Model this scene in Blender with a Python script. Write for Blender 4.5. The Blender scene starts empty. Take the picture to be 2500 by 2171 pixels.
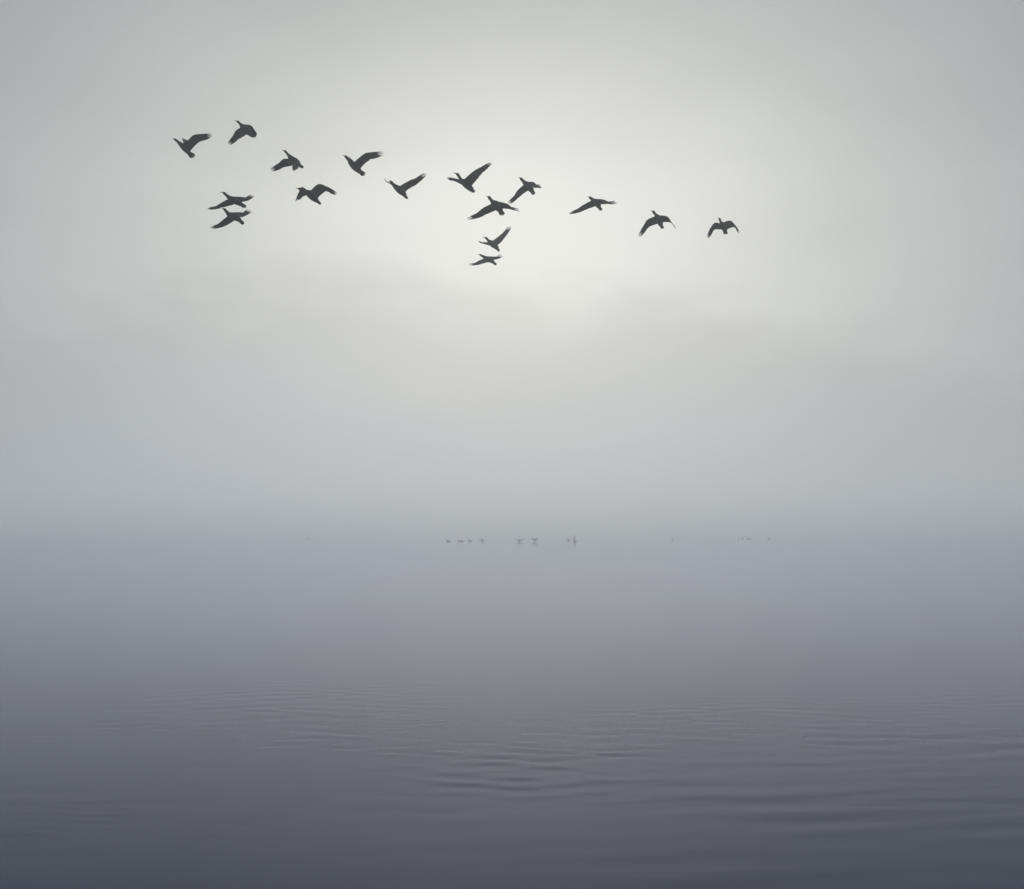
import bpy, bmesh, math, random
import numpy as np
from mathutils import Vector, Matrix

# ------------------------------------------------------------------ scene, camera, light
scene = bpy.context.scene
col = scene.collection
R = math.radians

cam_data = bpy.data.cameras.new("camera")
cam_data.sensor_fit = 'HORIZONTAL'
cam_data.sensor_width = 36.0
cam_data.lens = 43.459
cam_data.clip_start = 0.1
cam_data.clip_end = 20000.0
cam = bpy.data.objects.new("camera", cam_data)
cam.location = (0.0, 0.0, 2.3)
cam.rotation_euler = (R(90.0 + 3.8764), 0.0, 0.0)
col.objects.link(cam)
scene.camera = cam

SUN_EL = R(12.8)          # elevation of the veiled sun
SUN_AZ = R(0.2)           # a little to the right of straight ahead (+Y)
SUN_DIR = Vector((math.sin(SUN_AZ) * math.cos(SUN_EL), math.cos(SUN_AZ) * math.cos(SUN_EL), math.sin(SUN_EL)))

world = bpy.data.worlds.new("World")
scene.world = world
world.use_nodes = True
wn = world.node_tree
wn.nodes.clear()

def N(tree, kind, **kw):
    n = tree.nodes.new(kind)
    for k, v in kw.items():
        if k == 'inp':
            for i, val in v.items():
                n.inputs[i].default_value = val
        else:
            setattr(n, k, v)
    return n

def wmath(op, a, b=None, c=None, clamp=False):
    n = wn.nodes.new('ShaderNodeMath'); n.operation = op; n.use_clamp = clamp
    for i, v in enumerate((a, b, c)):
        if v is None:
            continue
        if isinstance(v, (int, float)):
            n.inputs[i].default_value = v
        else:
            wn.links.new(v, n.inputs[i])
    return n.outputs[0]

def wmix(fac, a, b, mode='MIX'):
    n = wn.nodes.new('ShaderNodeMix'); n.data_type = 'RGBA'; n.blend_type = mode
    for sock, v in ((n.inputs[0], fac), (n.inputs[6], a), (n.inputs[7], b)):
        if isinstance(v, (int, float)):
            sock.default_value = v
        elif isinstance(v, tuple):
            sock.default_value = (*v, 1.0)
        else:
            wn.links.new(v, sock)
    return n.outputs[2]

# clear-air sky behind the overcast
sky = N(wn, 'ShaderNodeTexSky', sky_type='NISHITA', sun_disc=False, sun_elevation=SUN_EL, sun_rotation=SUN_AZ,
        altitude=0.0, air_density=1.0, dust_density=1.0, ozone_density=1.0)
tc = N(wn, 'ShaderNodeTexCoord')
nrm = N(wn, 'ShaderNodeVectorMath', operation='NORMALIZE')
wn.links.new(tc.outputs['Generated'], nrm.inputs[0])
D_ = nrm.outputs[0]
dot = N(wn, 'ShaderNodeVectorMath', operation='DOT_PRODUCT')
wn.links.new(D_, dot.inputs[0]); dot.inputs[1].default_value = SUN_DIR
sep = N(wn, 'ShaderNodeSeparateXYZ'); wn.links.new(D_, sep.inputs[0])
theta = wmath('MULTIPLY', wmath('ARCCOSINE', wmath('MINIMUM', dot.outputs['Value'], 0.99999)), 57.29578)   # degrees off the sun
elev = wmath('MULTIPLY', wmath('ARCSINE', sep.outputs['Z']), 57.29578)                                      # degrees above the horizon

dv = wmath('SUBTRACT', elev, math.degrees(SUN_EL))
spread = wmath('SQRT', wmath('ADD', wmath('MULTIPLY', theta, theta), wmath('MULTIPLY', wmath('MULTIPLY', dv, dv), 1.4)))   # layered cloud spreads the light sideways

def gauss(x, s):
    q = wmath('DIVIDE', x, s)
    return wmath('EXPONENT', wmath('MULTIPLY', wmath('MULTIPLY', q, q), -1.0))

# stratus: soft uneven sheets, stretched along the horizon
mp = N(wn, 'ShaderNodeMapping', inp={'Scale': (1.0, 1.0, 2.4)})
wn.links.new(D_, mp.inputs[0])
nz = N(wn, 'ShaderNodeTexNoise', inp={'Scale': 2.6, 'Detail': 2.5, 'Roughness': 0.45, 'Distortion': 0.2})
wn.links.new(mp.outputs[0], nz.inputs['Vector'])
nz2 = N(wn, 'ShaderNodeTexNoise', inp={'Scale': 7.0, 'Detail': 3.0, 'Roughness': 0.5})
wn.links.new(mp.outputs[0], nz2.inputs['Vector'])
cloud = wmath('SUBTRACT', nz.outputs['Fac'], 0.5)
puff = wmath('SUBTRACT', nz2.outputs['Fac'], 0.5)

# light of the sun spread through the cloud sheet
glow = wmath('ADD', wmath('MULTIPLY', gauss(spread, 29.0), 0.54), wmath('MULTIPLY', gauss(spread, 10.5), 0.17))
glow = wmath('ADD', glow, 0.11)
glow = wmath('MULTIPLY', glow, wmath('ADD', 1.0, wmath('ADD', wmath('MULTIPLY', cloud, 0.3), wmath('MULTIPLY', puff, 0.12))))
# low bank of stratus all round the horizon
edge = wmath('ADD', wmath('ADD', elev, wmath('MULTIPLY', puff, 8.0)), wmath('MULTIPLY', cloud, 5.0))
edge = wmath('ADD', edge, wmath('MULTIPLY', wmath('MULTIPLY', sep.outputs['X'], sep.outputs['X']), 19.0))
edge = wmath('ADD', edge, wmath('MULTIPLY', sep.outputs['X'], 2.5))
bank = wn.nodes.new('ShaderNodeMapRange'); bank.interpolation_type = 'SMOOTHERSTEP'
wn.links.new(edge, bank.inputs[0])
for i, v in ((1, 7.8), (2, 13.2), (3, 0.79), (4, 1.0)):
    bank.inputs[i].default_value = v
glow = wmath('MULTIPLY', glow, bank.outputs[0])
clear = wn.nodes.new('ShaderNodeMapRange'); clear.interpolation_type = 'SMOOTHERSTEP'
wn.links.new(edge, clear.inputs[0])
for i, v in ((1, 0.0), (2, 11.0), (3, 0.0), (4, 1.0)):
    clear.inputs[i].default_value = v
# cream where the sheet is thin, blue-grey in the thick low mist away from the sun
warm = wmath('ADD', wmath('MULTIPLY', gauss(spread, 60.0), clear.outputs[0]),
             wmath('MULTIPLY', gauss(theta, 14.0), wmath('SUBTRACT', 1.0, clear.outputs[0])))
tint = wmix(warm, (0.72, 0.93, 1.27), (0.995, 1.0, 0.945))
comb = N(wn, 'ShaderNodeCombineColor')
for i in range(3):
    wn.links.new(glow, comb.inputs[i])
veil = wmix(1.0, tint, comb.outputs[0], 'MULTIPLY')
nish = wmix(1.0, sky.outputs[0], (0.06, 0.06, 0.06), 'MULTIPLY')
total = wmix(0.97, nish, veil)
bg = N(wn, 'ShaderNodeBackground', inp={'Strength': 1.0})
wn.links.new(total, bg.inputs[0])
wo = N(wn, 'ShaderNodeOutputWorld')
wn.links.new(bg.outputs[0], wo.inputs[0])

sun_data = bpy.data.lights.new("sun", 'SUN')
sun_data.energy = 1.05
sun_data.angle = R(130.0)
sun_data.color = (1.0, 0.985, 0.96)
sun = bpy.data.objects.new("sun", sun_data)
sun.rotation_euler = SUN_DIR.to_track_quat('Z', 'Y').to_euler()
sun.location = (0, 0, 60)
col.objects.link(sun)

scene.view_settings.view_transform = 'Standard'
scene.view_settings.look = 'None'
scene.view_settings.exposure = 0.0
scene.view_settings.gamma = 1.0
scene.view_settings.use_curve_mapping = False

scene.render.engine = 'CYCLES'
scene.cycles.use_denoising = True
scene.cycles.max_bounces = 18
scene.cycles.volume_bounces = 16
scene.cycles.transparent_max_bounces = 18
scene.cycles.sample_clamp_indirect = 4.0

# ------------------------------------------------------------------ materials
def material(name):
    m = bpy.data.materials.new(name); m.use_nodes = True
    t = m.node_tree; t.nodes.clear()
    out = t.nodes.new('ShaderNodeOutputMaterial')
    p = t.nodes.new('ShaderNodeBsdfPrincipled')
    t.links.new(p.outputs[0], out.inputs['Surface'])
    return m, t, p, out

def plumage(name, dark, light, rough, scale):
    m, t, p, out = material(name)
    tcn = t.nodes.new('ShaderNodeTexCoord')
    nz_ = N(t, 'ShaderNodeTexNoise', inp={'Scale': scale, 'Detail': 4.0, 'Roughness': 0.6})
    t.links.new(tcn.outputs['Object'], nz_.inputs['Vector'])
    mx = t.nodes.new('ShaderNodeMix'); mx.data_type = 'RGBA'
    mx.inputs[6].default_value = (*dark, 1); mx.inputs[7].default_value = (*light, 1)
    t.links.new(nz_.outputs['Fac'], mx.inputs[0])
    t.links.new(mx.outputs[2], p.inputs['Base Color'])
    p.inputs['Roughness'].default_value = rough
    p.inputs['Specular IOR Level'].default_value = 0.3
    bp = N(t, 'ShaderNodeBump', inp={'Strength': 0.25, 'Distance': 0.004})
    t.links.new(nz_.outputs['Fac'], bp.inputs['Height'])
    t.links.new(bp.outputs[0], p.inputs['Normal'])
    return m

M_BODY = plumage("black_plumage", (0.004, 0.007, 0.018), (0.012, 0.016, 0.040), 0.6, 28.0)
M_HEAD = plumage("brown_head_plumage", (0.030, 0.029, 0.021), (0.055, 0.052, 0.040), 0.7, 40.0)
M_QUILL = plumage("flight_feather", (0.005, 0.008, 0.018), (0.016, 0.020, 0.042), 0.55, 18.0)
M_BILL = plumage("horn_bill", (0.05, 0.046, 0.035), (0.09, 0.082, 0.06), 0.45, 60.0)

M_WATER = bpy.data.materials.new("lake_water"); M_WATER.use_nodes = True
wt = M_WATER.node_tree; wt.nodes.clear()
w_out = wt.nodes.new('ShaderNodeOutputMaterial')
w_mix = wt.nodes.new('ShaderNodeMixShader')
w_fr = N(wt, 'ShaderNodeFresnel', inp={'IOR': 1.08})
w_body = N(wt, 'ShaderNodeBsdfDiffuse', inp={'Color': (0.042, 0.063, 0.142, 1)})
w_top = N(wt, 'ShaderNodeBsdfGlossy', inp={'Color': (0.945, 0.962, 1.0, 1), 'Roughness': 0.06})
wt.links.new(w_fr.outputs[0], w_mix.inputs[0])
wt.links.new(w_body.outputs[0], w_mix.inputs[1])
wt.links.new(w_top.outputs[0], w_mix.inputs[2])
wt.links.new(w_mix.outputs[0], w_out.inputs['Surface'])
# faint cat's-paw ruffle far out, where the ripples are too small for the mesh
wtc = wt.nodes.new('ShaderNodeTexCoord')
wmp = N(wt, 'ShaderNodeMapping', inp={'Scale': (0.55, 1.6, 1.0)})
wt.links.new(wtc.outputs['Object'], wmp.inputs[0])
wnz = N(wt, 'ShaderNodeTexNoise', inp={'Scale': 1.1, 'Detail': 3.0, 'Roughness': 0.5, 'Distortion': 0.4})
wt.links.new(wmp.outputs[0], wnz.inputs['Vector'])
wbp = N(wt, 'ShaderNodeBump', inp={'Strength': 0.10, 'Distance': 0.006})
wt.links.new(wnz.outputs['Fac'], wbp.inputs['Height'])
for n_ in (w_fr, w_body, w_top):
    wt.links.new(wbp.outputs[0], n_.inputs['Normal'])

# ------------------------------------------------------------------ lake
def axis(lo, hi, step, far_lo, far_hi, grow):
    a = list(np.arange(lo, hi + step * 0.5, step))
    s = step; v = a[-1]
    while v < far_hi:
        s *= grow; v += s; a.append(v)
    s = step; v = a[0]; front = []
    while v > far_lo:
        s *= grow; v -= s; front.append(v)
    return np.array(front[::-1] + a)

def build_lake():
    xs = axis(-10.2, 10.2, 0.083, -3000.0, 3000.0, 1.10)
    ys = axis(5.4, 24.3, 0.038, -400.0, 3000.0, 1.06)
    XW, YW = np.meshgrid(xs, ys)
    q = 2.3 / 1.8            # pattern laid out for an eye 1.8 m up, seen here from 2.3 m
    X, Y = XW / q, YW / q
    rng = np.random.RandomState(7)

    def smooth_noise(scale_x, scale_y, seed, n=14):
        r = np.random.RandomState(seed)
        out = np.zeros_like(X)
        for _ in range(n):
            fx = r.normal(0, 1.0) / scale_x; fy = r.normal(0, 1.0) / scale_y
            out += np.cos(fx * X + fy * Y + r.uniform(0, 6.28))
        return out / math.sqrt(n / 2.0)

    # meandering phase so crests bend, fade and fork
    warp = 0.16 * smooth_noise(0.9, 0.8, 3) + 0.10 * smooth_noise(0.45, 0.4, 4)
    patch = 1.0 / (1.0 + np.exp(-2.2 * smooth_noise(0.8, 0.55, 5)))

    def g(cx, cy, sx, sy):
        return np.exp(-((X - cx) / sx) ** 2 - ((Y - cy) / sy) ** 2)

    Z = np.zeros_like(X)
    # fans of short-crested ripples left by a bird that swam past, in a shallow arc across the view
    wake = (0.6 * g(-2.3, 12.6, 1.2, 1.6) + 0.45 * g(-1.2, 10.8, 0.8, 1.0) + 0.72 * g(-0.2, 9.4, 0.75, 0.9) + 0.72 * g(0.45, 9.2, 0.8, 0.9)
            + 0.9 * g(1.3, 11.0, 1.1, 1.3) + 0.8 * g(2.9, 11.6, 1.2, 1.4) + 0.5 * g(4.6, 12.6, 1.0, 1.5) + 0.02)
    def spectrum(n, lam0, lam1, spread, heading, seed):
        r = np.random.RandomState(seed)
        out = np.zeros_like(X)
        for _ in range(n):
            lam = r.uniform(lam0, lam1); k = 2 * math.pi / lam
            a = R(heading + r.normal(0, spread))
            out += (lam / lam0) * np.sin(k * (Y * math.cos(a) + X * math.sin(a) + 0.25 * warp) + r.uniform(0, 6.28))
        return out / math.sqrt(n / 2.0)
    Z += 0.0011 * spectrum(26, 0.24, 0.40, 17.0, 3.0, 21) * wake * (0.3 + 0.7 * patch)
    # fine wavelets over the near water
    Z += 0.00016 * spectrum(26, 0.13, 0.22, 24.0, 0.0, 55) * (0.15 + 0.85 * patch) * np.exp(-((Y - 7.5) / 3.2) ** 2)
    # rings where feet broke the surface
    for cx, cy, lam, amp, rad in ((-1.05, 11.9, 0.22, 0.00035, 1.2), (-0.55, 9.9, 0.26, 0.0003, 1.0)):
        r = np.hypot(X - cx, (Y - cy))
        Z += amp * np.sin(2 * math.pi / lam * (r + 0.4 * warp)) * np.exp(-(r / rad) ** 2)
    # broad low swell coming in on the right
    swell = 0.26 * np.exp(-((Y - 7.0) / 4.0) ** 2) + 0.95 / (1.0 + np.exp(-(X - 0.3) / 0.6)) * np.exp(-((Y - 8.2) / 2.6) ** 2)
    Z += 0.00075 * spectrum(22, 0.34, 0.62, 11.0, -4.0, 33) * swell * (0.45 + 0.55 * patch)
    fade = np.exp(-(np.maximum(0, Y - 14.0) / 5.0) ** 2) * (0.35 + 0.65 / (1.0 + np.exp(-(Y - 6.7) / 0.25))) * np.exp(-(np.maximum(0, 4.0 - Y) / 3.0) ** 2) * np.exp(-(np.maximum(0, np.abs(X) - 7.0) / 2.0) ** 2)
    Z *= fade
    ny, nx = X.shape
    me = bpy.data.meshes.new("lake_water")
    me.vertices.add(nx * ny)
    me.vertices.foreach_set("co", np.stack([XW, YW, Z * q], -1).astype(np.float32).ravel())
    i = np.arange((ny - 1) * (nx - 1))
    r_, c_ = i // (nx - 1), i % (nx - 1)
    v0 = r_ * nx + c_
    quads = np.stack([v0, v0 + 1, v0 + nx + 1, v0 + nx], -1).astype(np.int32)
    me.loops.add(quads.size)
    me.loops.foreach_set("vertex_index", quads.ravel())
    me.polygons.add(len(quads))
    me.polygons.foreach_set("loop_start", (np.arange(len(quads)) * 4).astype(np.int32))
    me.polygons.foreach_set("loop_total", np.full(len(quads), 4, np.int32))
    me.polygons.foreach_set("use_smooth", np.ones(len(quads), bool))
    me.update(calc_edges=True)
    me.materials.append(M_WATER)
    o = bpy.data.objects.new("lake_water", me)
    o["kind"] = "structure"; o["label"] = "calm grey lake water with faint ripples"
    col.objects.link(o)

build_lake()

# ------------------------------------------------------------------ haze
def build_haze():
    me = bpy.data.meshes.new("haze")
    bm = bmesh.new()
    bmesh.ops.create_cube(bm, size=1.0)
    for v in bm.verts:
        v.co = Vector((v.co.x * 6600.0, v.co.y * 6600.0 + 1000.0, -1.0 if v.co.z < 0 else 24.0))
    bm.to_mesh(me); bm.free()
    m = bpy.data.materials.new("mist"); m.use_nodes = True
    t = m.node_tree; t.nodes.clear()
    out = t.nodes.new('ShaderNodeOutputMaterial')
    pv = t.nodes.new('ShaderNodeVolumePrincipled')
    pv.inputs['Color'].default_value = (0.957, 0.982, 1.0, 1)
    pv.inputs['Density'].default_value = 0.0038
    pv.inputs['Anisotropy'].default_value = 0.92
    t.links.new(pv.outputs[0], out.inputs['Volume'])
    me.materials.append(m)
    o = bpy.data.objects.new("haze", me)
    o["kind"] = "stuff"; o["label"] = "pale morning mist lying over the lake"
    col.objects.link(o)

build_haze()

# ------------------------------------------------------------------ birds: shared builders
def catmull(pts, n):
    P = [Vector(p) for p in pts]
    P = [P[0] * 2 - P[1]] + P + [P[-1] * 2 - P[-2]]
    m = len(P) - 3
    out = []
    for i in range(n):
        t = i / (n - 1) * m
        k = min(int(t), m - 1); f = t - k
        a, b, c, d = P[k:k + 4]
        out.append(0.5 * ((2 * b) + (c - a) * f + (2 * a - 5 * b + 4 * c - d) * f * f + (3 * b - a - 3 * c + d) * f ** 3))
    return out

def loft(bm, rings):
    R_ = [[bm.verts.new(p) for p in ring] for ring in rings]
    n = len(R_[0])
    for a, b in zip(R_, R_[1:]):
        for i in range(n):
            bm.faces.new((a[i], a[(i + 1) % n], b[(i + 1) % n], b[i]))
    bm.faces.new(list(reversed(R_[0]))); bm.faces.new(R_[-1])

def tube(bm, spine, side, n=22, seg=14, flat=1.0):
    """round body: spine = [(point, radius)], lofted as ellipses"""
    pts = catmull([s[0] for s in spine], n)
    rad = [v.x for v in catmull([(s[1], 0, 0) for s in spine], n)]
    rings = []
    for i, (p, r) in enumerate(zip(pts, rad)):
        d = (pts[min(i + 1, n - 1)] - pts[max(i - 1, 0)]).normalized()
        u = (side - d * side.dot(d)).normalized()
        w = d.cross(u)
        rings.append([p + u * (r * math.cos(2 * math.pi * k / seg)) + w * (r * flat * math.sin(2 * math.pi * k / seg)) for k in range(seg)])
    # rounded ends
    d0 = (pts[0] - pts[1]).normalized(); d1 = (pts[-1] - pts[-2]).normalized()
    rings.insert(0, [pts[0] + d0 * rad[0] * 0.75 + (q - pts[0]) * 0.45 for q in rings[0]])
    rings.append([pts[-1] + d1 * rad[-1] * 0.7 + (q - pts[-1]) * 0.45 for q in rings[-1]])
    loft(bm, rings)

CH = (0.0, 0.04, 0.14, 0.3, 0.5, 0.72, 0.9, 1.0)
TH = (0.16, 0.55, 0.95, 1.0, 0.85, 0.6, 0.38, 0.22)

def wing_shell(bm, lead, trail, t0, t1, n=18):
    L = catmull(lead, n); T = catmull(trail, n)
    rings = []
    nprev = None
    for i in range(n):
        s = (L[min(i + 1, n - 1)] + T[min(i + 1, n - 1)] - L[max(i - 1, 0)] - T[max(i - 1, 0)])
        c = T[i] - L[i]
        nn = s.cross(c)
        nn = nn.normalized() if nn.length > 1e-7 else (nprev or Vector((0, 1, 0)))
        if nprev is not None and nn.dot(nprev) < 0:
            nn = -nn
        nprev = nn
        th = t0 + (t1 - t0) * min(1.0, i / (n - 1) * 1.4)
        up = [L[i] + c * a + nn * (th * 0.5 * b) for a, b in zip(CH, TH)]
        dn = [L[i] + c * a - nn * (th * 0.5 * b) for a, b in zip(CH, TH)]
        rings.append(up + dn[::-1])
    loft(bm, rings)
    return L, T, nprev

def finish_body(name, bm, voxel, head_at, head_r, smooth=2):
    """one continuous skin over trunk, neck, head and wings"""
    bmesh.ops.recalc_face_normals(bm, faces=bm.faces)
    tmp = bpy.data.meshes.new("tmp"); bm.to_mesh(tmp); bm.free()
    o = bpy.data.objects.new("tmp", tmp); col.objects.link(o)
    md = o.modifiers.new("r", 'REMESH'); md.mode = 'VOXEL'; md.voxel_size = voxel; md.use_smooth_shade = True
    ms = o.modifiers.new("s", 'SMOOTH'); ms.factor = 0.5; ms.iterations = smooth
    dg = bpy.context.evaluated_depsgraph_get()
    me = bpy.data.meshes.new_from_object(o.evaluated_get(dg))
    bpy.data.objects.remove(o); bpy.data.meshes.remove(tmp)
    me.name = name
    me.materials.clear()
    me.materials.append(M_BODY); me.materials.append(M_HEAD)
    n = len(me.polygons)
    c = np.empty(n * 3, np.float32); me.polygons.foreach_get("center", c); c = c.reshape(-1, 3)
    idx = np.zeros(n, np.int32)
    for h in head_at:
        idx[np.linalg.norm(c - np.array(h, np.float32), axis=1) < head_r] = 1
    me.polygons.foreach_set("material_index", idx)
    me.polygons.foreach_set("use_smooth", np.ones(n, bool))
    me.update()
    return me

def unit_feather():
    bm = bmesh.new()
    prof = ((0.0, 0.9), (0.25, 1.0), (0.55, 0.98), (0.78, 0.66), (0.92, 0.38), (1.0, 0.08))
    rings = []
    for y, w in prof:
        rings.append([Vector((-0.5 * w, y, 0)), Vector((0, y, 0.5)), Vector((0.5 * w, y, 0)), Vector((0, y, -0.5))])
    loft(bm, rings)
    bmesh.ops.recalc_face_normals(bm, faces=bm.faces)
    me = bpy.data.meshes.new("flight_feather"); bm.to_mesh(me); bm.free()
    for p in me.polygons:
        p.use_smooth = True
    me.materials.append(M_QUILL)
    return me

FEATHER = unit_feather()

def add_feather(name, parent, base, tip, width, normal, thick=0.005):
    d = tip - base
    ln = d.length
    d.normalize()
    n = (normal - d * normal.dot(d))
    n = n.normalized() if n.length > 1e-4 else d.orthogonal().normalized()
    s = d.cross(n)
    o = bpy.data.objects.new(name, FEATHER)
    col.objects.link(o); o.parent = parent
    o.matrix_local = Matrix((( s.x * width, d.x * ln, n.x * thick, base.x),
                             ( s.y * width, d.y * ln, n.y * thick, base.y),
                             ( s.z * width, d.z * ln, n.z * thick, base.z), (0, 0, 0, 1)))
    return o

def add_bill(parent, tip, root, r):
    bm = bmesh.new()
    d = (tip - root).normalized()
    side = Vector((0, 1, 0)); u = (side - d * side.dot(d)).normalized(); w = d.cross(u)
    if w.z < 0:
        w = -w
    rings = []
    back = root - d * 0.016
    for f, rr, drop in ((0, 1.0, 0), (0.3, 0.85, 0), (0.6, 0.55, 0), (0.85, 0.42, 0.0), (0.95, 0.36, 0.15), (1.0, 0.14, 0.5)):
        p = back.lerp(tip, f) - w * (drop * r)
        rings.append([p + u * (r * rr * 0.8 * math.cos(k * math.pi / 4)) + w * (r * rr * math.sin(k * math.pi / 4)) for k in range(8)])
    loft(bm, rings)
    bmesh.ops.recalc_face_normals(bm, faces=bm.faces)
    me = bpy.data.meshes.new("bill"); bm.to_mesh(me); bm.free()
    for p in me.polygons:
        p.use_smooth = True
    me.materials.append(M_BILL)
    o = bpy.data.objects.new("bill", me); col.objects.link(o); o.parent = parent
    return o

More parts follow.
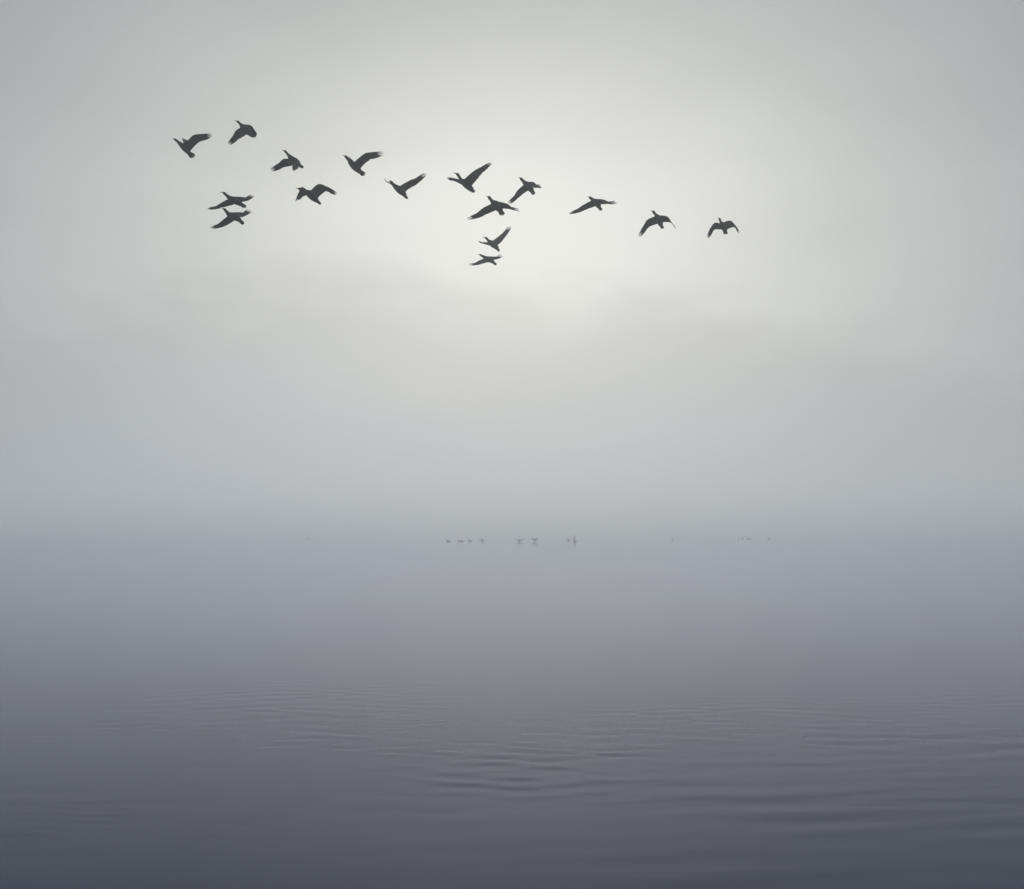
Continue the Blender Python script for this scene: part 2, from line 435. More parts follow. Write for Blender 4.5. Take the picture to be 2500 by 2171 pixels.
# ------------------------------------------------------------------ the flock in the air
# metres, each bird about its own breast: spine (point, radius) from head to rump, bill (tip, root), tail (root, two corners),
# wings (leading edge, trailing edge, primary tips) from shoulder to hand
BIRDS = [
  dict(o=(-5.9627, 21.9836, 9.2032),
   spine=[((-0.1276, -0.0774, 0.1072), 0.0155), ((-0.1029, -0.0562, 0.0898), 0.0164), ((-0.0782, -0.0349, 0.0716), 0.0198), ((-0.0448, -0.0129, 0.0421), 0.0302), ((-0.0027, 0.0098, 0.0031), 0.0453), ((0.0395, 0.0327, -0.0382), 0.0483), ((0.0775, 0.0554, -0.0774), 0.041), ((0.1004, 0.0773, -0.1058), 0.0285)],
   bill=[(-0.184, -0.092, 0.1148), (-0.1476, -0.0833, 0.1106)], tail=[(0.0889, 0.0627, -0.0971), (0.1166, 0.104, -0.1881), (0.2011, 0.0996, -0.1233)],
   wings=[([(0.0697, 0.0073, 0.0991), (0.1579, 0.0913, 0.2398), (0.2836, 0.0899, 0.2602), (0.4094, 0.0899, 0.2602)], [(0.1227, 0.0314, -0.0782), (0.2155, 0.1144, 0.0757), (0.3023, 0.1107, 0.1298), (0.4151, 0.1074, 0.1796)], [(0.4831, 0.09, 0.2589), (0.4896, 0.0917, 0.2329), (0.4839, 0.0935, 0.207), (0.4636, 0.0946, 0.191), (0.4354, 0.0957, 0.1749)]), ([(0.0783, 0.007, 0.1034), (-0.0178, 0.1688, 0.1904), (-0.129, 0.3839, 0.2839)], [(-0.0026, 0.0217, 0.064), (-0.0558, 0.1829, 0.1594), (-0.127, 0.3963, 0.2789)], [])]),
  dict(o=(-5.0074, 22.6476, 9.7583),
   spine=[((-0.1113, -0.0774, 0.1062), 0.015), ((-0.0858, -0.0562, 0.0902), 0.0154), ((-0.0618, -0.0346, 0.0668), 0.02), ((-0.0379, -0.0127, 0.04), 0.035), ((-0.0022, 0.0098, 0.0032), 0.0484), ((0.0336, 0.0323, -0.0337), 0.0501), ((0.0661, 0.0547, -0.0673), 0.0401), ((0.092, 0.0766, -0.0943), 0.0284)],
   bill=[(-0.1647, -0.0924, 0.1205), (-0.1333, -0.0832, 0.11)], tail=[(0.0816, 0.0619, -0.0854), (0.0976, 0.1002, -0.1328), (0.178, 0.1005, -0.1378)],
   wings=[([(-0.0537, -0.0151, 0.0155), (-0.1201, -0.1441, -0.088), (-0.1703, -0.164, -0.1959), (-0.2089, -0.2055, -0.3037)], [(0.0572, 0.0055, -0.1105), (-0.0033, -0.1236, -0.2133), (-0.0802, -0.1469, -0.2715), (-0.1555, -0.1908, -0.3428)], [(-0.2403, -0.2172, -0.3478), (-0.228, -0.2189, -0.3685), (-0.2059, -0.2207, -0.3843), (-0.1845, -0.2205, -0.3791), (-0.1615, -0.221, -0.3658)]), ([(0.0003, 0.0088, 0.0778), (0.0969, 0.1352, 0.101), (0.158, 0.1854, 0.0336), (0.1925, 0.2585, -0.0216)], [(0.0612, 0.0318, -0.085), (0.0776, 0.1591, -0.0744), (0.1016, 0.206, -0.0936), (0.1579, 0.2749, -0.0851)], [(0.162, 0.2957, -0.0802)])]),
  dict(o=(-4.1244, 22.6855, 9.1982),
   spine=[((-0.1069, -0.078, 0.115), 0.0162), ((-0.0855, -0.0589, 0.0923), 0.0162), ((-0.0606, -0.0395, 0.065), 0.0183), ((-0.0356, -0.0199, 0.0352), 0.0282), ((0.0, 0.0, 0.0), 0.0458), ((0.0427, 0.0198, -0.0335), 0.0528), ((0.0925, 0.0399, -0.0705), 0.0458), ((0.1283, 0.0592, -0.097), 0.0335), ((0.15, 0.0779, -0.1148), 0.0211)],
   bill=[(-0.1622, -0.0936, 0.1395), (-0.1322, -0.084, 0.1217)], tail=[(0.1418, 0.0636, -0.1101), (0.1853, 0.1024, -0.1651), (0.2118, 0.0999, -0.1281)],
   wings=[([(-0.0503, -0.0133, -0.0112), (-0.122, -0.1554, -0.0587), (-0.1945, -0.1923, -0.1438), (-0.2887, -0.1868, -0.2239)], [(0.025, 0.0068, -0.1306), (-0.0332, -0.134, -0.1976), (-0.1129, -0.1743, -0.2309), (-0.2526, -0.1708, -0.2832)], [(-0.3446, -0.1846, -0.257), (-0.3341, -0.1832, -0.2779), (-0.3167, -0.1817, -0.3006), (-0.2852, -0.1821, -0.2943), (-0.2608, -0.1823, -0.2908)]), ([(0.0729, -0.0142, 0.0028), (0.0689, -0.1518, -0.1316), (0.06, -0.2339, -0.2201), (0.0857, -0.3243, -0.3)], [(0.1659, 0.0023, -0.0638), (0.191, -0.1381, -0.156), (0.1816, -0.2207, -0.2375), (0.146, -0.3116, -0.3104)], [(0.1021, -0.3557, -0.3393), (0.1247, -0.3746, -0.3554), (0.1487, -0.384, -0.3423), (0.1794, -0.4026, -0.3284)])]),
  dict(o=(-5.2275, 22.7377, 8.4289),
   spine=[((-0.1422, -0.0773, 0.1048), 0.0178), ((-0.1108, -0.0556, 0.0809), 0.0195), ((-0.0821, -0.0338, 0.0547), 0.0239), ((-0.0533, -0.0121, 0.0306), 0.0345), ((-0.0023, 0.0098, 0.0027), 0.0528), ((0.0545, 0.0316, -0.0226), 0.0556), ((0.1113, 0.0535, -0.0507), 0.0445), ((0.1515, 0.0751, -0.0733), 0.0345)],
   bill=[(-0.2082, -0.0919, 0.1143), (-0.1686, -0.0833, 0.111)], tail=[(0.1323, 0.06, -0.0575), (0.1832, 0.1003, -0.1346), (0.2475, 0.0977, -0.0956)],
   wings=[([(-0.058, -0.0149, 0.0129), (-0.1598, -0.12, -0.0801), (-0.2815, -0.115, -0.1546), (-0.374, -0.1399, -0.2173)], [(0.0394, 0.0039, -0.0877), (-0.0519, -0.103, -0.1543), (-0.1737, -0.1009, -0.1847), (-0.3161, -0.1279, -0.2159)], [(-0.4165, -0.1475, -0.2081), (-0.4032, -0.1444, -0.2185), (-0.3736, -0.1408, -0.2288)]), ([(-0.031, 0.01, 0.0592), (0.1438, 0.05, 0.0673), (0.2178, 0.12, 0.075), (0.2789, 0.1999, 0.0927)], [(0.1278, 0.028, -0.0292), (0.1746, 0.0684, -0.0269), (0.232, 0.1368, 0.0045), (0.3157, 0.2135, 0.069)], [(0.2994, 0.2321, 0.1539), (0.3215, 0.2348, 0.1375), (0.3518, 0.2517, 0.1336), (0.3351, 0.2389, 0.1072)])]),
  dict(o=(-5.2908, 23.0345, 8.1903),
   spine=[((-0.1357, -0.0778, 0.1134), 0.018), ((-0.1123, -0.0562, 0.0894), 0.0203), ((-0.0888, -0.0341, 0.0598), 0.0248), ((-0.0596, -0.0121, 0.0312), 0.0383), ((-0.0023, 0.0099, 0.0025), 0.0608), ((0.0552, 0.0312, -0.0166), 0.0591), ((0.1015, 0.053, -0.0426), 0.0462), ((0.131, 0.0748, -0.0686), 0.0349)],
   bill=[(-0.1942, -0.0928, 0.1266), (-0.1653, -0.0841, 0.1232)], tail=[(0.1199, 0.0601, -0.058), (0.1631, 0.1009, -0.1423), (0.2083, 0.098, -0.1)],
   wings=[([(-0.07, -0.0146, 0.0088), (-0.135, -0.1388, -0.0968), (-0.2357, -0.1332, -0.1806), (-0.3169, -0.1628, -0.256)], [(0.0455, 0.0035, -0.0808), (-0.0035, -0.1221, -0.1664), (-0.0874, -0.1187, -0.2167), (-0.2639, -0.1494, -0.2754)], [(-0.3622, -0.1713, -0.2609), (-0.3433, -0.1676, -0.2742), (-0.3156, -0.166, -0.2851)]), ([(-0.0313, 0.0093, 0.0693), (0.0985, 0.1079, 0.1045), (0.1603, 0.1871, 0.121), (0.216, 0.2702, 0.1443)], [(0.1237, 0.0265, -0.0064), (0.1525, 0.1264, 0.0093), (0.2031, 0.2037, 0.0533), (0.2647, 0.2827, 0.1371)], [(0.2033, 0.2987, 0.1991), (0.2315, 0.3005, 0.1967), (0.2582, 0.3097, 0.1904), (0.2812, 0.3228, 0.1822), (0.2891, 0.3275, 0.1632)])]),
  dict(o=(-3.7879, 22.7301, 8.5402),
   spine=[((-0.1756, -0.0748, 0.068), 0.0196), ((-0.1365, -0.0539, 0.0565), 0.0205), ((-0.0973, -0.0328, 0.0408), 0.0264), ((-0.0538, -0.0117, 0.0249), 0.0362), ((-0.0016, 0.0098, 0.0027), 0.0597), ((0.0506, 0.0326, -0.0366), 0.0674), ((0.0944, 0.0556, -0.0803), 0.0554), ((0.1339, 0.0783, -0.1198), 0.0362)],
   bill=[(-0.2411, -0.09, 0.0854), (-0.198, -0.0807, 0.0729)], tail=[(0.1233, 0.0635, -0.1085), (0.1692, 0.1035, -0.1813), (0.2098, 0.102, -0.1591)],
   wings=[([(-0.0403, -0.0181, 0.06), (-0.1131, -0.156, 0.0829), (-0.1622, -0.1957, -0.0194), (-0.2003, -0.1874, -0.1417)], [(-0.0508, 0.0002, -0.0324), (-0.0749, -0.1324, -0.088), (-0.1051, -0.1765, -0.1258), (-0.1516, -0.1745, -0.1554)], [(-0.2193, -0.184, -0.1923), (-0.2066, -0.1852, -0.1754), (-0.1834, -0.1853, -0.1733), (-0.1614, -0.1857, -0.1678)]), ([(0.0318, 0.0094, 0.0676), (0.1599, 0.0551, 0.1985), (0.3224, 0.0583, 0.1507), (0.4421, 0.0632, 0.0782)], [(0.1494, 0.0314, -0.0782), (0.2863, 0.0767, 0.0567), (0.3634, 0.0782, 0.0345), (0.4404, 0.0797, 0.0132)], [(0.502, 0.0663, 0.0334), (0.4892, 0.0674, 0.0163), (0.4742, 0.0681, 0.0057), (0.4849, 0.0689, -0.0054)])]),
  dict(o=(-3.0573, 23.3819, 9.2754),
   spine=[((-0.1356, -0.0801, 0.1464), 0.0198), ((-0.1076, -0.058, 0.1166), 0.0211), ((-0.0795, -0.0359, 0.0853), 0.0246), ((-0.0514, -0.0134, 0.0496), 0.0387), ((-0.0013, 0.0098, 0.0029), 0.058), ((0.0489, 0.0327, -0.0395), 0.0615), ((0.0904, 0.0554, -0.0776), 0.0505), ((0.1232, 0.0776, -0.1092), 0.0404)],
   bill=[(-0.1906, -0.0955, 0.1667), (-0.1545, -0.086, 0.1504)], tail=[(0.1161, 0.0629, -0.1), (0.1581, 0.104, -0.1881), (0.2243, 0.0995, -0.1229)],
   wings=[([(0.0466, 0.0078, 0.0918), (0.2136, -0.0013, 0.2265), (0.3367, -0.0033, 0.2563), (0.4642, -0.0036, 0.2607)], [(0.1462, 0.0291, -0.045), (0.2254, 0.0235, 0.0383), (0.3353, 0.0186, 0.1107), (0.4892, 0.0146, 0.1691)], [(0.5653, -0.0033, 0.2563), (0.5741, -0.001, 0.2212), (0.5587, 0.0011, 0.1905), (0.5301, 0.0022, 0.1752), (0.4993, 0.0029, 0.1637)]), ([(0.007, 0.0087, 0.0787), (-0.0793, 0.1566, 0.1908), (-0.1463, 0.3733, 0.2877)], [(-0.0297, 0.0217, 0.0647), (-0.0852, 0.1702, 0.1679), (-0.1448, 0.3856, 0.2833)], [])]),
  dict(o=(-2.3127, 24.7903, 9.1995),
   spine=[((-0.1485, -0.0791, 0.132), 0.0204), ((-0.1262, -0.0572, 0.1047), 0.0218), ((-0.0991, -0.0354, 0.0789), 0.0272), ((-0.0622, -0.0131, 0.0457), 0.0398), ((-0.0009, 0.0098, 0.0027), 0.0631), ((0.0556, 0.0328, -0.0403), 0.0631), ((0.0976, 0.0556, -0.0809), 0.0485), ((0.125, 0.0779, -0.1144), 0.0379)],
   bill=[(-0.2124, -0.0941, 0.146), (-0.1721, -0.085, 0.1362)], tail=[(0.1189, 0.0635, -0.1085), (0.1329, 0.1029, -0.172), (0.189, 0.102, -0.1598)],
   wings=[([(0.0424, 0.0088, 0.0765), (0.2173, 0.002, 0.1768), (0.3387, -0.0012, 0.2243), (0.465, -0.0051, 0.2825)], [(0.1288, 0.0303, -0.0632), (0.1969, 0.0261, -0.0002), (0.3281, 0.0211, 0.0726), (0.4982, 0.0121, 0.2059)], [(0.5233, -0.0081, 0.3261), (0.5437, -0.0072, 0.314), (0.5583, -0.0058, 0.2922), (0.5437, -0.0038, 0.2631)]), ([(-0.0499, 0.011, 0.045), (-0.1788, 0.1303, 0.1519), (-0.2557, 0.1634, 0.199), (-0.295, 0.2331, 0.2468), (-0.3088, 0.283, 0.2985)], [(-0.0751, 0.1743, 0.0783), (-0.1957, 0.2801, 0.1853), (-0.2709, 0.2924, 0.2267), (-0.3097, 0.3136, 0.2638), (-0.3182, 0.336, 0.3102)], [])]),
  dict(o=(-0.9987, 24.78, 9.3517),
   spine=[((-0.1126, -0.079, 0.1311), 0.0231), ((-0.0769, -0.0526, 0.0865), 0.021), ((-0.0411, -0.0256, 0.0333), 0.0284), ((0.0, 0.0, 0.0), 0.0484), ((0.0622, 0.0265, -0.046), 0.0684), ((0.1246, 0.0537, -0.1026), 0.0589), ((0.1787, 0.0802, -0.1488), 0.0452)],
   bill=[(-0.2011, -0.0951, 0.1616), (-0.1417, -0.0855, 0.1431)], tail=[(0.1612, 0.065, -0.1316), (0.1864, 0.105, -0.2031), (0.2476, 0.1028, -0.1715)],
   wings=[([(-0.031, -0.0148, 0.0118), (-0.0979, -0.1679, 0.0054), (-0.1725, -0.2463, 0.0009), (-0.2686, -0.3028, -0.0217)], [(0.0001, 0.003, -0.074), (-0.1193, -0.1515, -0.0591), (-0.1992, -0.2308, -0.0498), (-0.2744, -0.2891, -0.0453)], [(-0.3144, -0.3207, -0.012), (-0.2991, -0.3133, -0.0332)]), ([(0.0258, 0.0102, 0.0564), (0.2152, -0.0008, 0.2192), (0.3573, -0.0062, 0.2979), (0.4941, -0.0108, 0.3662)], [(0.1674, 0.032, -0.0873), (0.2727, 0.0238, 0.0335), (0.3886, 0.0145, 0.1701), (0.5255, 0.0049, 0.3119)], [(0.5362, -0.0122, 0.3872), (0.5594, -0.0116, 0.3788), (0.5804, -0.0111, 0.3704), (0.5625, -0.0094, 0.3452)])]),
  dict(o=(0.3226, 26.1617, 9.6692),
   spine=[((-0.1282, -0.0779, 0.1143), 0.0244), ((-0.0947, -0.0481, 0.0879), 0.0233), ((-0.0557, -0.0175, 0.0515), 0.0355), ((0.0002, 0.0138, 0.0039), 0.0622), ((0.0561, 0.0458, -0.0549), 0.0577), ((0.1122, 0.0774, -0.1061), 0.0466)],
   bill=[(-0.1836, -0.0945, 0.1523), (-0.1537, -0.0845, 0.1293)], tail=[(0.0919, 0.0623, -0.0911), (0.1125, 0.104, -0.1893), (0.1816, 0.101, -0.1449)],
   wings=[([(-0.0779, -0.0139, -0.0017), (-0.2112, -0.0546, -0.137), (-0.2777, -0.0471, -0.2475), (-0.3663, -0.0388, -0.3691)], [(0.0222, 0.0061, -0.1202), (-0.0893, -0.0375, -0.2111), (-0.189, -0.0315, -0.2996), (-0.3331, -0.0248, -0.3991)], [(-0.4128, -0.0375, -0.389), (-0.394, -0.0359, -0.4133), (-0.3663, -0.0351, -0.4243)]), ([(-0.0109, 0.0093, 0.0704), (0.1354, 0.1172, 0.1011), (0.2038, 0.1943, 0.0684), (0.2836, 0.2641, 0.0368)], [(0.1281, 0.0296, -0.0516), (0.169, 0.1379, -0.027), (0.2264, 0.2111, -0.002), (0.2951, 0.2769, 0.0255)], [(0.284, 0.2782, 0.0806), (0.3085, 0.2749, 0.0512), (0.329, 0.287, 0.0204)])]),
  dict(o=(-0.3466, 24.811, 8.8931),
   spine=[((-0.1197, -0.0782, 0.1188), 0.0252), ((-0.0834, -0.0475, 0.0791), 0.0231), ((-0.0524, -0.0172, 0.0467), 0.0347), ((-0.0002, 0.0138, 0.0037), 0.0652), ((0.0626, 0.0458, -0.0552), 0.0694), ((0.1151, 0.0777, -0.1111), 0.0526)],
   bill=[(-0.1771, -0.0938, 0.1422), (-0.1405, -0.0846, 0.1309)], tail=[(0.0994, 0.0625, -0.0937), (0.0885, 0.1048, -0.2005), (0.2014, 0.103, -0.1742)],
   wings=[([(-0.0734, -0.0146, 0.0089), (-0.2521, -0.0082, -0.0855), (-0.3678, -0.0018, -0.1799), (-0.4834, 0.0038, -0.2638)], [(0.0105, 0.0068, -0.1296), (-0.1472, 0.0114, -0.1978), (-0.2734, 0.0157, -0.2608), (-0.4207, 0.0185, -0.3028)], [(-0.5623, 0.006, -0.2953), (-0.5412, 0.0074, -0.3162), (-0.4992, 0.0074, -0.3162)]), ([(-0.0002, 0.0094, 0.0688), (0.2419, 0.0129, 0.0163), (0.326, 0.0665, -0.0337), (0.421, 0.1017, -0.0888)], [(0.1365, 0.0319, -0.0856), (0.2208, 0.0322, -0.0909), (0.3155, 0.0823, -0.0885), (0.4316, 0.1146, -0.1015)], [(0.4792, 0.1108, -0.0811), (0.5056, 0.1192, -0.1218), (0.4633, 0.1105, -0.1058)])]),
  dict(o=(-0.5707, 32.461, 9.8927),
   spine=[((-0.1226, -0.0773, 0.1052), 0.0234), ((-0.0867, -0.0516, 0.0714), 0.0241), ((-0.0507, -0.0256, 0.0332), 0.0321), ((0.0, 0.0, 0.0), 0.0526), ((0.0654, 0.0265, -0.0456), 0.0767), ((0.1308, 0.0535, -0.0987), 0.0621), ((0.1817, 0.0804, -0.1518), 0.0453)],
   bill=[(-0.2134, -0.0929, 0.1281), (-0.1699, -0.0834, 0.1119)], tail=[(0.1636, 0.0651, -0.133), (0.1998, 0.1064, -0.2237), (0.2474, 0.1046, -0.1981)],
   wings=[([(-0.0362, -0.0138, -0.0032), (-0.1501, -0.1461, -0.0268), (-0.2207, -0.2292, -0.0499), (-0.2836, -0.3166, -0.0777)], [(0.0, 0.0039, -0.0879), (-0.1067, -0.1292, -0.0988), (-0.1848, -0.2144, -0.0906), (-0.2695, -0.3038, -0.0894)], [(-0.317, -0.3668, -0.0419), (-0.301, -0.3433, -0.0583)]), ([(0.0582, 0.0111, 0.0433), (0.1963, 0.0631, 0.1668), (0.3207, 0.0562, 0.269), (0.4524, 0.0493, 0.3712)], [(0.1822, 0.0308, -0.0706), (0.284, 0.0848, 0.0236), (0.4011, 0.0749, 0.1696), (0.5183, 0.0631, 0.3449)], [(0.4744, 0.045, 0.4333), (0.511, 0.045, 0.4333), (0.5454, 0.0462, 0.4165), (0.5388, 0.0479, 0.3917)])]),
  dict(o=(-0.7171, 33.1804, 9.6301),
   spine=[((-0.1399, -0.0744, 0.0619), 0.0224), ((-0.0958, -0.0501, 0.0485), 0.0231), ((-0.0517, -0.0252, 0.0269), 0.0298), ((0.0, 0.0, 0.0), 0.0462), ((0.0741, 0.0259, -0.0373), 0.0634), ((0.1483, 0.0511, -0.0643), 0.0559), ((0.2077, 0.0767, -0.0966), 0.0433)],
   bill=[(-0.2102, -0.0901, 0.0871), (-0.1732, -0.0808, 0.0748)], tail=[(0.1855, 0.0616, -0.0809), (0.2411, 0.1034, -0.1793), (0.3046, 0.1011, -0.1465)],
   wings=[([(-0.0295, -0.0133, -0.0105), (-0.1685, -0.109, -0.088), (-0.2874, -0.1045, -0.1548), (-0.4063, -0.1001, -0.22)], [(0.0821, 0.0053, -0.1083), (-0.0498, -0.0914, -0.1707), (-0.1688, -0.0891, -0.2041), (-0.3472, -0.0875, -0.2279)], [(-0.4568, -0.1017, -0.1956), (-0.4301, -0.0999, -0.223)]), ([(0.0146, 0.0111, 0.044), (0.1851, 0.0816, 0.0597), (0.2891, 0.1325, 0.0672), (0.3782, 0.2022, 0.0827)], [(0.1935, 0.0295, -0.0502), (0.2746, 0.0993, -0.0235), (0.3489, 0.1487, 0.0063), (0.4306, 0.2149, 0.0726)], [(0.3817, 0.2261, 0.1488), (0.414, 0.2253, 0.1311), (0.4605, 0.2402, 0.1025)])]),
  dict(o=(1.735, 25.497, 9.1245),
   spine=[((-0.1042, -0.0749, 0.0696), 0.022), ((-0.0759, -0.046, 0.0572), 0.022), ((-0.0408, -0.0165, 0.0361), 0.0319), ((0.0009, 0.0138, 0.0037), 0.0565), ((0.0495, 0.0445, -0.0355), 0.0565), ((0.0947, 0.0757, -0.0814), 0.0439)],
   bill=[(-0.1615, -0.0899, 0.0837), (-0.1258, -0.0812, 0.0793)], tail=[(0.0738, 0.0603, -0.0617), (0.0996, 0.1016, -0.1539), (0.1663, 0.1006, -0.1392)],
   wings=[([(-0.0674, -0.016, 0.0295), (-0.2536, -0.0091, -0.0733), (-0.36, -0.0041, -0.1463), (-0.473, 0.0013, -0.2259)], [(-0.0001, 0.0046, -0.0968), (-0.1332, 0.0079, -0.1465), (-0.2529, 0.0113, -0.1963), (-0.4126, 0.0147, -0.2461)], [(-0.5362, 0.0025, -0.2445), (-0.5196, 0.0033, -0.2564), (-0.493, 0.0035, -0.2591)]), ([(-0.0057, 0.0097, 0.0635), (0.1827, 0.0373, 0.0608), (0.286, 0.0831, 0.029), (0.3842, 0.1432, 0.0091)], [(0.1183, 0.0294, -0.0496), (0.1969, 0.0561, -0.0391), (0.2869, 0.0985, -0.0211), (0.3852, 0.156, -0.0024)], [(0.4398, 0.1644, 0.061), (0.4635, 0.1693, 0.0351), (0.4703, 0.1731, 0.0055)])]),
  dict(o=(3.1233, 26.208, 8.985),
   spine=[((-0.0879, -0.0765, 0.0932), 0.0235), ((-0.0618, -0.0511, 0.0645), 0.0207), ((-0.0356, -0.0262, 0.041), 0.0254), ((0.0, 0.0, 0.0), 0.0479), ((0.0357, 0.027, -0.0528), 0.0658), ((0.0667, 0.0541, -0.108), 0.0564), ((0.0907, 0.0806, -0.1539), 0.0432)],
   bill=[(-0.1433, -0.0923, 0.1191), (-0.1119, -0.0827, 0.1025)], tail=[(0.0819, 0.0658, -0.1433), (0.0955, 0.1067, -0.2288), (0.1568, 0.1054, -0.21)],
   wings=[([(-0.058, -0.0146, 0.0082), (-0.2211, -0.0833, -0.0797), (-0.3007, -0.075, -0.2021), (-0.3709, -0.0655, -0.3423)], [(-0.0049, 0.0084, -0.1528), (-0.1308, -0.0622, -0.2132), (-0.2057, -0.059, -0.2599), (-0.3182, -0.0505, -0.3861)], [(-0.4107, -0.0604, -0.417), (-0.3944, -0.0592, -0.4357), (-0.3709, -0.0585, -0.445), (-0.3382, -0.0604, -0.417)]), ([(0.0204, 0.0114, 0.0387), (0.2179, 0.013, 0.0152), (0.2978, 0.02, -0.0879), (0.3918, 0.0289, -0.2193)], [(0.1347, 0.0336, -0.1108), (0.2711, 0.0337, -0.1122), (0.3322, 0.0366, -0.1553), (0.3934, 0.0414, -0.2257)], [(0.4115, 0.0317, -0.2615)])]),
  dict(o=(4.6386, 26.9084, 9.0027),
   spine=[((-0.0659, -0.0767, 0.0959), 0.0191), ((-0.0495, -0.0512, 0.0652), 0.0183), ((-0.0322, -0.0258, 0.0358), 0.0225), ((0.0, 0.0, 0.0), 0.0466), ((0.0373, 0.0262, -0.0421), 0.0624), ((0.0621, 0.0532, -0.0946), 0.0533), ((0.0787, 0.0793, -0.1348), 0.0437)],
   bill=[(-0.0993, -0.0933, 0.1346), (-0.073, -0.0829, 0.1057)], tail=[(0.0721, 0.0646, -0.1257), (0.0468, 0.1044, -0.1943), (0.1429, 0.1035, -0.1818)],
   wings=[([(-0.0398, -0.0145, 0.0069), (-0.1817, -0.1435, -0.0034), (-0.2852, -0.1353, -0.124), (-0.3391, -0.1255, -0.2686)], [(-0.0128, 0.0063, -0.123), (-0.1756, -0.1214, -0.1521), (-0.2253, -0.1171, -0.2162), (-0.2958, -0.1109, -0.3071)], [(-0.3536, -0.1222, -0.3182), (-0.3308, -0.1213, -0.3314), (-0.3163, -0.121, -0.3356)]), ([(0.0315, 0.0111, 0.0429), (0.202, 0.0999, 0.1033), (0.3148, 0.1067, 0.0032), (0.3775, 0.1151, -0.1218)], [(0.1086, 0.0338, -0.1142), (0.2752, 0.1216, -0.0397), (0.3337, 0.1253, -0.0939), (0.3818, 0.1287, -0.144)], [(0.4026, 0.1172, -0.1519), (0.3867, 0.1187, -0.174)])]),
]

LABELS = [
  "leftmost flying bird, one wing swept up to the right with spread fingers",
  "highest flying bird, wings curved downward, second from the left at the top",
  "flying bird below the highest one, near wing hanging straight down",
  "upper of the two near-identical flying birds one above the other at left",
  "lower of the two near-identical flying birds one above the other at left",
  "flying bird whose head is half covered by its own raised left wing",
  "flying bird with fingered wing stretched to the right and thick rounded tail",
  "flying bird whose far wing shows as a thin curved line past its bill",
  "flying bird with both wings raised, one wing crossing below its head",
  "smaller flying bird whose lower wing tip almost touches its neighbour's wing",
  "broad-winged flying bird with fanned tail, just below two others at centre",
  "small pale flying bird with raised wing, upper of the low central pair",
  "lowest flying bird, small and pale with nearly level wings",
  "flying bird alone right of centre, long wings flat and head low",
  "flying bird with bowed wings, second from the right",
  "rightmost flying bird, seen head-on with both wings arched downward",
]

def on_spine(spine, q):
    best = None
    for (a, _r), (c, _s) in zip(spine, spine[1:]):
        ab = c - a
        t = max(0.0, min(1.0, (q - a).dot(ab) / ab.length_squared))
        p = a + ab * t
        if best is None or (p - q).length < (best - q).length:
            best = p
    return best

def flying_bird(i, b):
    bm = bmesh.new()
    spine = [(Vector(p), r * (1.38 if k < 2 else 1.28 if k < 4 else 1.12)) for k, (p, r) in enumerate(b['spine'])]
    tube(bm, spine, Vector((0, 1, 0)), n=26, seg=16, flat=1.0)
    troot = Vector(b['tail'][0]); c1 = Vector(b['tail'][1]); c2 = Vector(b['tail'][2])
    wings = []
    m = len(spine)
    for lead, trail, fingers in b['wings']:
        root_l = on_spine(spine[m // 3:], Vector(lead[0])); root_t = on_spine(spine[m // 3:], Vector(trail[0]))
        lead = [root_l] + list(lead); trail = [root_t] + list(trail)
        wings.append((wing_shell(bm, lead, trail, 0.036, 0.012), [Vector(f) for f in fingers]))
    head = spine[0][0]
    me = finish_body("flying_bird", bm, 0.0050, [head, head.lerp(spine[1][0], 0.6)], spine[0][1] * 1.9)
    o = bpy.data.objects.new("flying_bird", me)
    o.location = b['o']
    o["label"] = LABELS[i]; o["category"] = "bird"; o["group"] = "birds flying over the lake"
    col.objects.link(o)
    add_bill(o, Vector(b['bill'][0]), Vector(b['bill'][1]), spine[0][1] * 0.40)
    for (L, T, nn), fingers in wings:
        n = len(fingers)
        for k, f in enumerate(fingers):
            a = 0.08 + 0.84 * k / max(1, n - 1) if n > 1 else 0.5
            tipc = L[-1].lerp(T[-1], a)
            inner = L[-5].lerp(T[-5], a)
            base = tipc.lerp(inner, 0.9)
            add_feather("wing_feather", o, base, f + (f - base) * 0.08, 0.022, nn, 0.004)
    # tail fan
    tn = (c1 - troot).cross(c2 - troot)
    tn = tn.normalized() if tn.length > 1e-6 else Vector((0, 1, 0))
    nt = 7
    ln = 0.5 * ((c1 - troot).length + (c2 - troot).length)
    for k in range(nt):
        f = k / (nt - 1)
        d = (c1 - troot).lerp(c2 - troot, f)
        own = (c1 - troot).length * (1 - f) + (c2 - troot).length * f
        tip = troot + d.normalized() * own * (1.0 + 0.16 * math.sin(math.pi * f)) + tn * (0.0024 * (k - 3))
        root = troot + ((c1 - c2).normalized() * (0.5 - f) * 0.04) - d.normalized() * 0.024
        add_feather("tail_feather", o, root, tip, 0.021 + 0.55 * (c1 - c2).length / nt, tn, 0.005)
    return o

for i, b in enumerate(BIRDS):
    flying_bird(i, b)

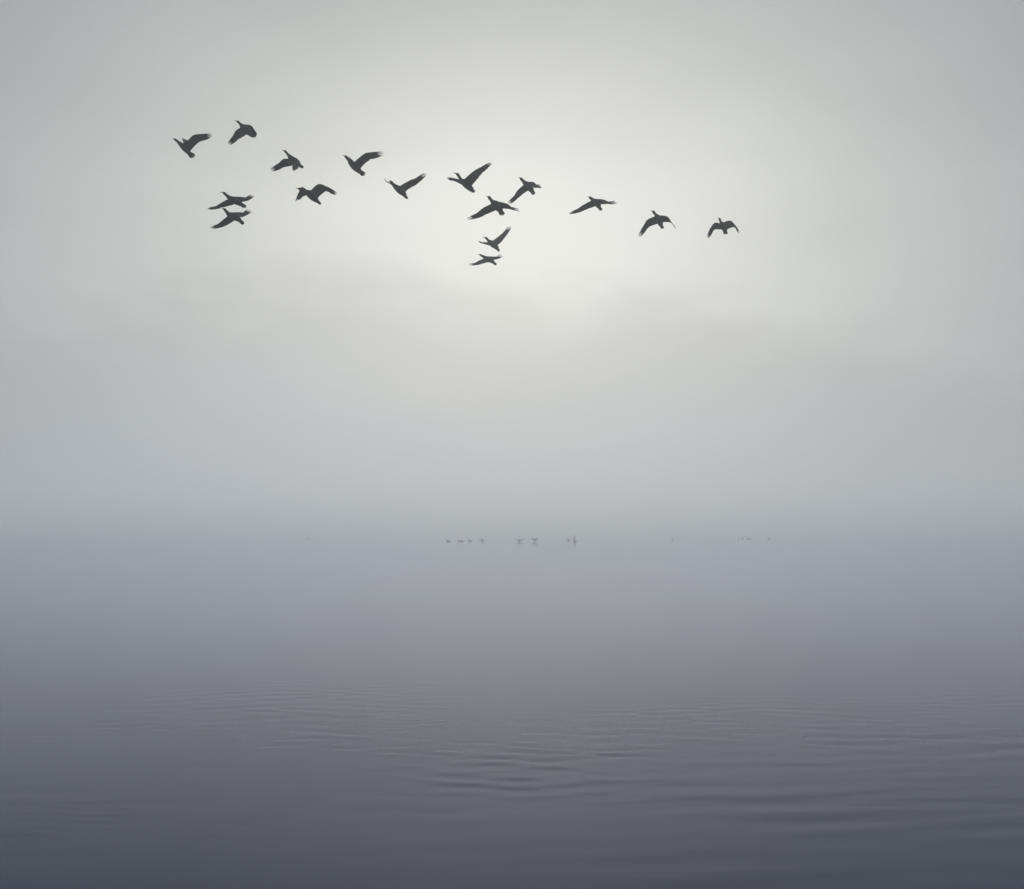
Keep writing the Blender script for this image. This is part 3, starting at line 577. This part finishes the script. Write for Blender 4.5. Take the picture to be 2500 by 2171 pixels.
# ------------------------------------------------------------------ birds on the water
# x, y (metres), heading in degrees (0 = facing right, 180 = facing left), pose, scale, label
def water_bird(x, y, heading, pose, s, label):
    bm = bmesh.new()
    V = Vector
    neck_up = 0.42 if pose in ('float', 'tall') else 0.28
    if pose == 'tall':
        neck_up = 0.50
    lift = {'vee': 0.16, 'level': 0.10, 'bow': 0.05}.get(pose, 0.0)     # beating birds have already risen off the water
    spine = [(V((0.30, 0, neck_up)), 0.040), (V((0.245, 0, neck_up - 0.015)), 0.046), (V((0.205, 0, neck_up - 0.13)), 0.048),
             (V((0.205, 0, 0.16)), 0.060), (V((0.16, 0, 0.07)), 0.100), (V((0.02, 0, 0.05)), 0.135),
             (V((-0.16, 0, 0.05)), 0.105), (V((-0.30, 0, 0.06)), 0.045)]
    tube(bm, spine, V((0, 1, 0)), n=26, seg=12, flat=0.9)
    fingers = []
    if pose in ('vee', 'level', 'bow', 'reach'):
        for sgn in (-1, 1):
            if pose == 'vee':       # wings thrown up
                lead = [V((0.16, sgn * 0.05, 0.10)), V((0.22, sgn * 0.22, 0.27)), V((0.12, sgn * 0.42, 0.46)), V((0.02, sgn * 0.56, 0.56))]
                trail = [V((-0.10, sgn * 0.05, 0.05)), V((0.02, sgn * 0.24, 0.09)), V((-0.02, sgn * 0.44, 0.26)), V((-0.04, sgn * 0.60, 0.46))]
            elif pose == 'level':   # gliding in, wings flat and a little raised at the tips
                lead = [V((0.16, sgn * 0.05, 0.12)), V((0.22, sgn * 0.28, 0.14)), V((0.14, sgn * 0.50, 0.22)), V((0.04, sgn * 0.68, 0.36))]
                trail = [V((-0.10, sgn * 0.05, 0.07)), V((-0.02, sgn * 0.30, 0.07)), V((-0.03, sgn * 0.52, 0.15)), V((-0.05, sgn * 0.69, 0.31))]
            elif pose == 'bow':     # downstroke
                lead = [V((0.16, sgn * 0.05, 0.13)), V((0.22, sgn * 0.25, 0.25)), V((0.14, sgn * 0.46, 0.22)), V((0.04, sgn * 0.62, 0.12))]
                trail = [V((-0.10, sgn * 0.05, 0.07)), V((-0.02, sgn * 0.27, 0.15)), V((-0.03, sgn * 0.48, 0.13)), V((-0.05, sgn * 0.63, 0.07))]
            else:                   # both wings held straight up
                lead = [V((0.16, sgn * 0.05, 0.10)), V((0.20, sgn * 0.10, 0.40)), V((0.12, sgn * 0.12, 0.66)), V((0.04, sgn * 0.13, 0.90))]
                trail = [V((-0.10, sgn * 0.05, 0.09)), V((0.02, sgn * 0.11, 0.34)), V((-0.01, sgn * 0.13, 0.60)), V((-0.01, sgn * 0.14, 0.86))]
            L, T, nn = wing_shell(bm, lead, trail, 0.05, 0.024, n=12)
            out = (lead[-1] - lead[-2]).normalized()
            for k in range(4):
                a = 0.1 + 0.8 * k / 3
                p = L[-1].lerp(T[-1], a)
                fingers.append((p - out * 0.06, p + out * (0.10 - 0.012 * k), nn.copy()))
    me = finish_body("floating_bird", bm, 0.013, [spine[0][0]], 0.07, smooth=1)
    o = bpy.data.objects.new("floating_bird", me)
    o.location = (x, y, lift * s); o.rotation_euler = (0, R({'vee': -38.0, 'level': -24.0, 'bow': -15.0}.get(pose, 0.0)), R(heading)); o.scale = (s, s, s)
    o["label"] = label; o["category"] = "bird"; o["group"] = "birds on the far water"
    col.objects.link(o)
    add_bill(o, V((0.40, 0, neck_up - 0.01)), V((0.325, 0, neck_up)), 0.014)
    for bs, tp, nn in fingers:
        add_feather("wing_feather", o, bs, tp, 0.032, nn, 0.010)
    for k in range(5):
        f = (k - 2) / 2
        add_feather("tail_feather", o, V((-0.27, f * 0.02, 0.06 + 0.003 * k)), V((-0.44 + 0.015 * abs(f), f * 0.055, 0.075 + 0.003 * k)), 0.04, V((0, 0, 1)), 0.012)
    return o

WATER_BIRDS = [
  # x, y on the lake in metres, heading, pose, scale, label
  (-10.97, 213.58, 180, 'float', 1.2, 'dark floating bird at the left end of the central group, neck at its left'),
  (-9.38, 220.36, 180, 'float', 0.96, 'left of two faint floating birds close together, left of the flapping birds'),
  (-8.70, 216.92, 180, 'float', 0.96, 'right of two faint floating birds close together, left of the flapping birds'),
  (-7.45, 220.36, 180, 'float', 1.08, 'single faint floating bird just left of the leftmost flapping bird'),
  (-5.50, 227.59, 250, 'bow', 1.02, 'leftmost flapping bird on the water, wings bowed low'),
  (1.27, 213.58, 255, 'level', 1.08, 'bird low on the water with wings spread wide in a shallow curve'),
  (3.89, 213.58, 265, 'vee', 1.02, 'bird on the water throwing both wings up in a V'),
  (10.68, 235.30, 265, 'level', 0.864, 'bird on the water with flat level wings, beside the upright one'),
  (11.03, 216.92, 200, 'reach', 1.08, 'tall narrow bird on the water with wings held straight up'),
  (22.01, 247.91, 100, 'tall', 0.72, 'tiny faint floating bird alone between the central and right groups'),
  (31.55, 243.56, 60, 'tall', 1.02, 'small dark floating bird alone, left of the four at right'),
  (48.83, 266.98, 110, 'tall', 0.9, 'first from the left of four tiny birds in a row at right'),
  (49.72, 266.98, 180, 'float', 0.864, 'second from the left of four tiny birds in a row at right'),
  (52.81, 277.66, 180, 'float', 0.864, 'third from the left of four tiny birds in a row at right'),
  (49.73, 259.01, 180, 'float', 0.96, 'fourth from the left of four tiny birds in a row at right'),
  (55.33, 266.98, 180, 'float', 1.02, 'rightmost bird floating on the far water'),
  (-44.74, 272.21, 0, 'float', 0.84, 'leftmost bird on the far water, a lone faint dot'),
]
for w in WATER_BIRDS:
    water_bird(*w)
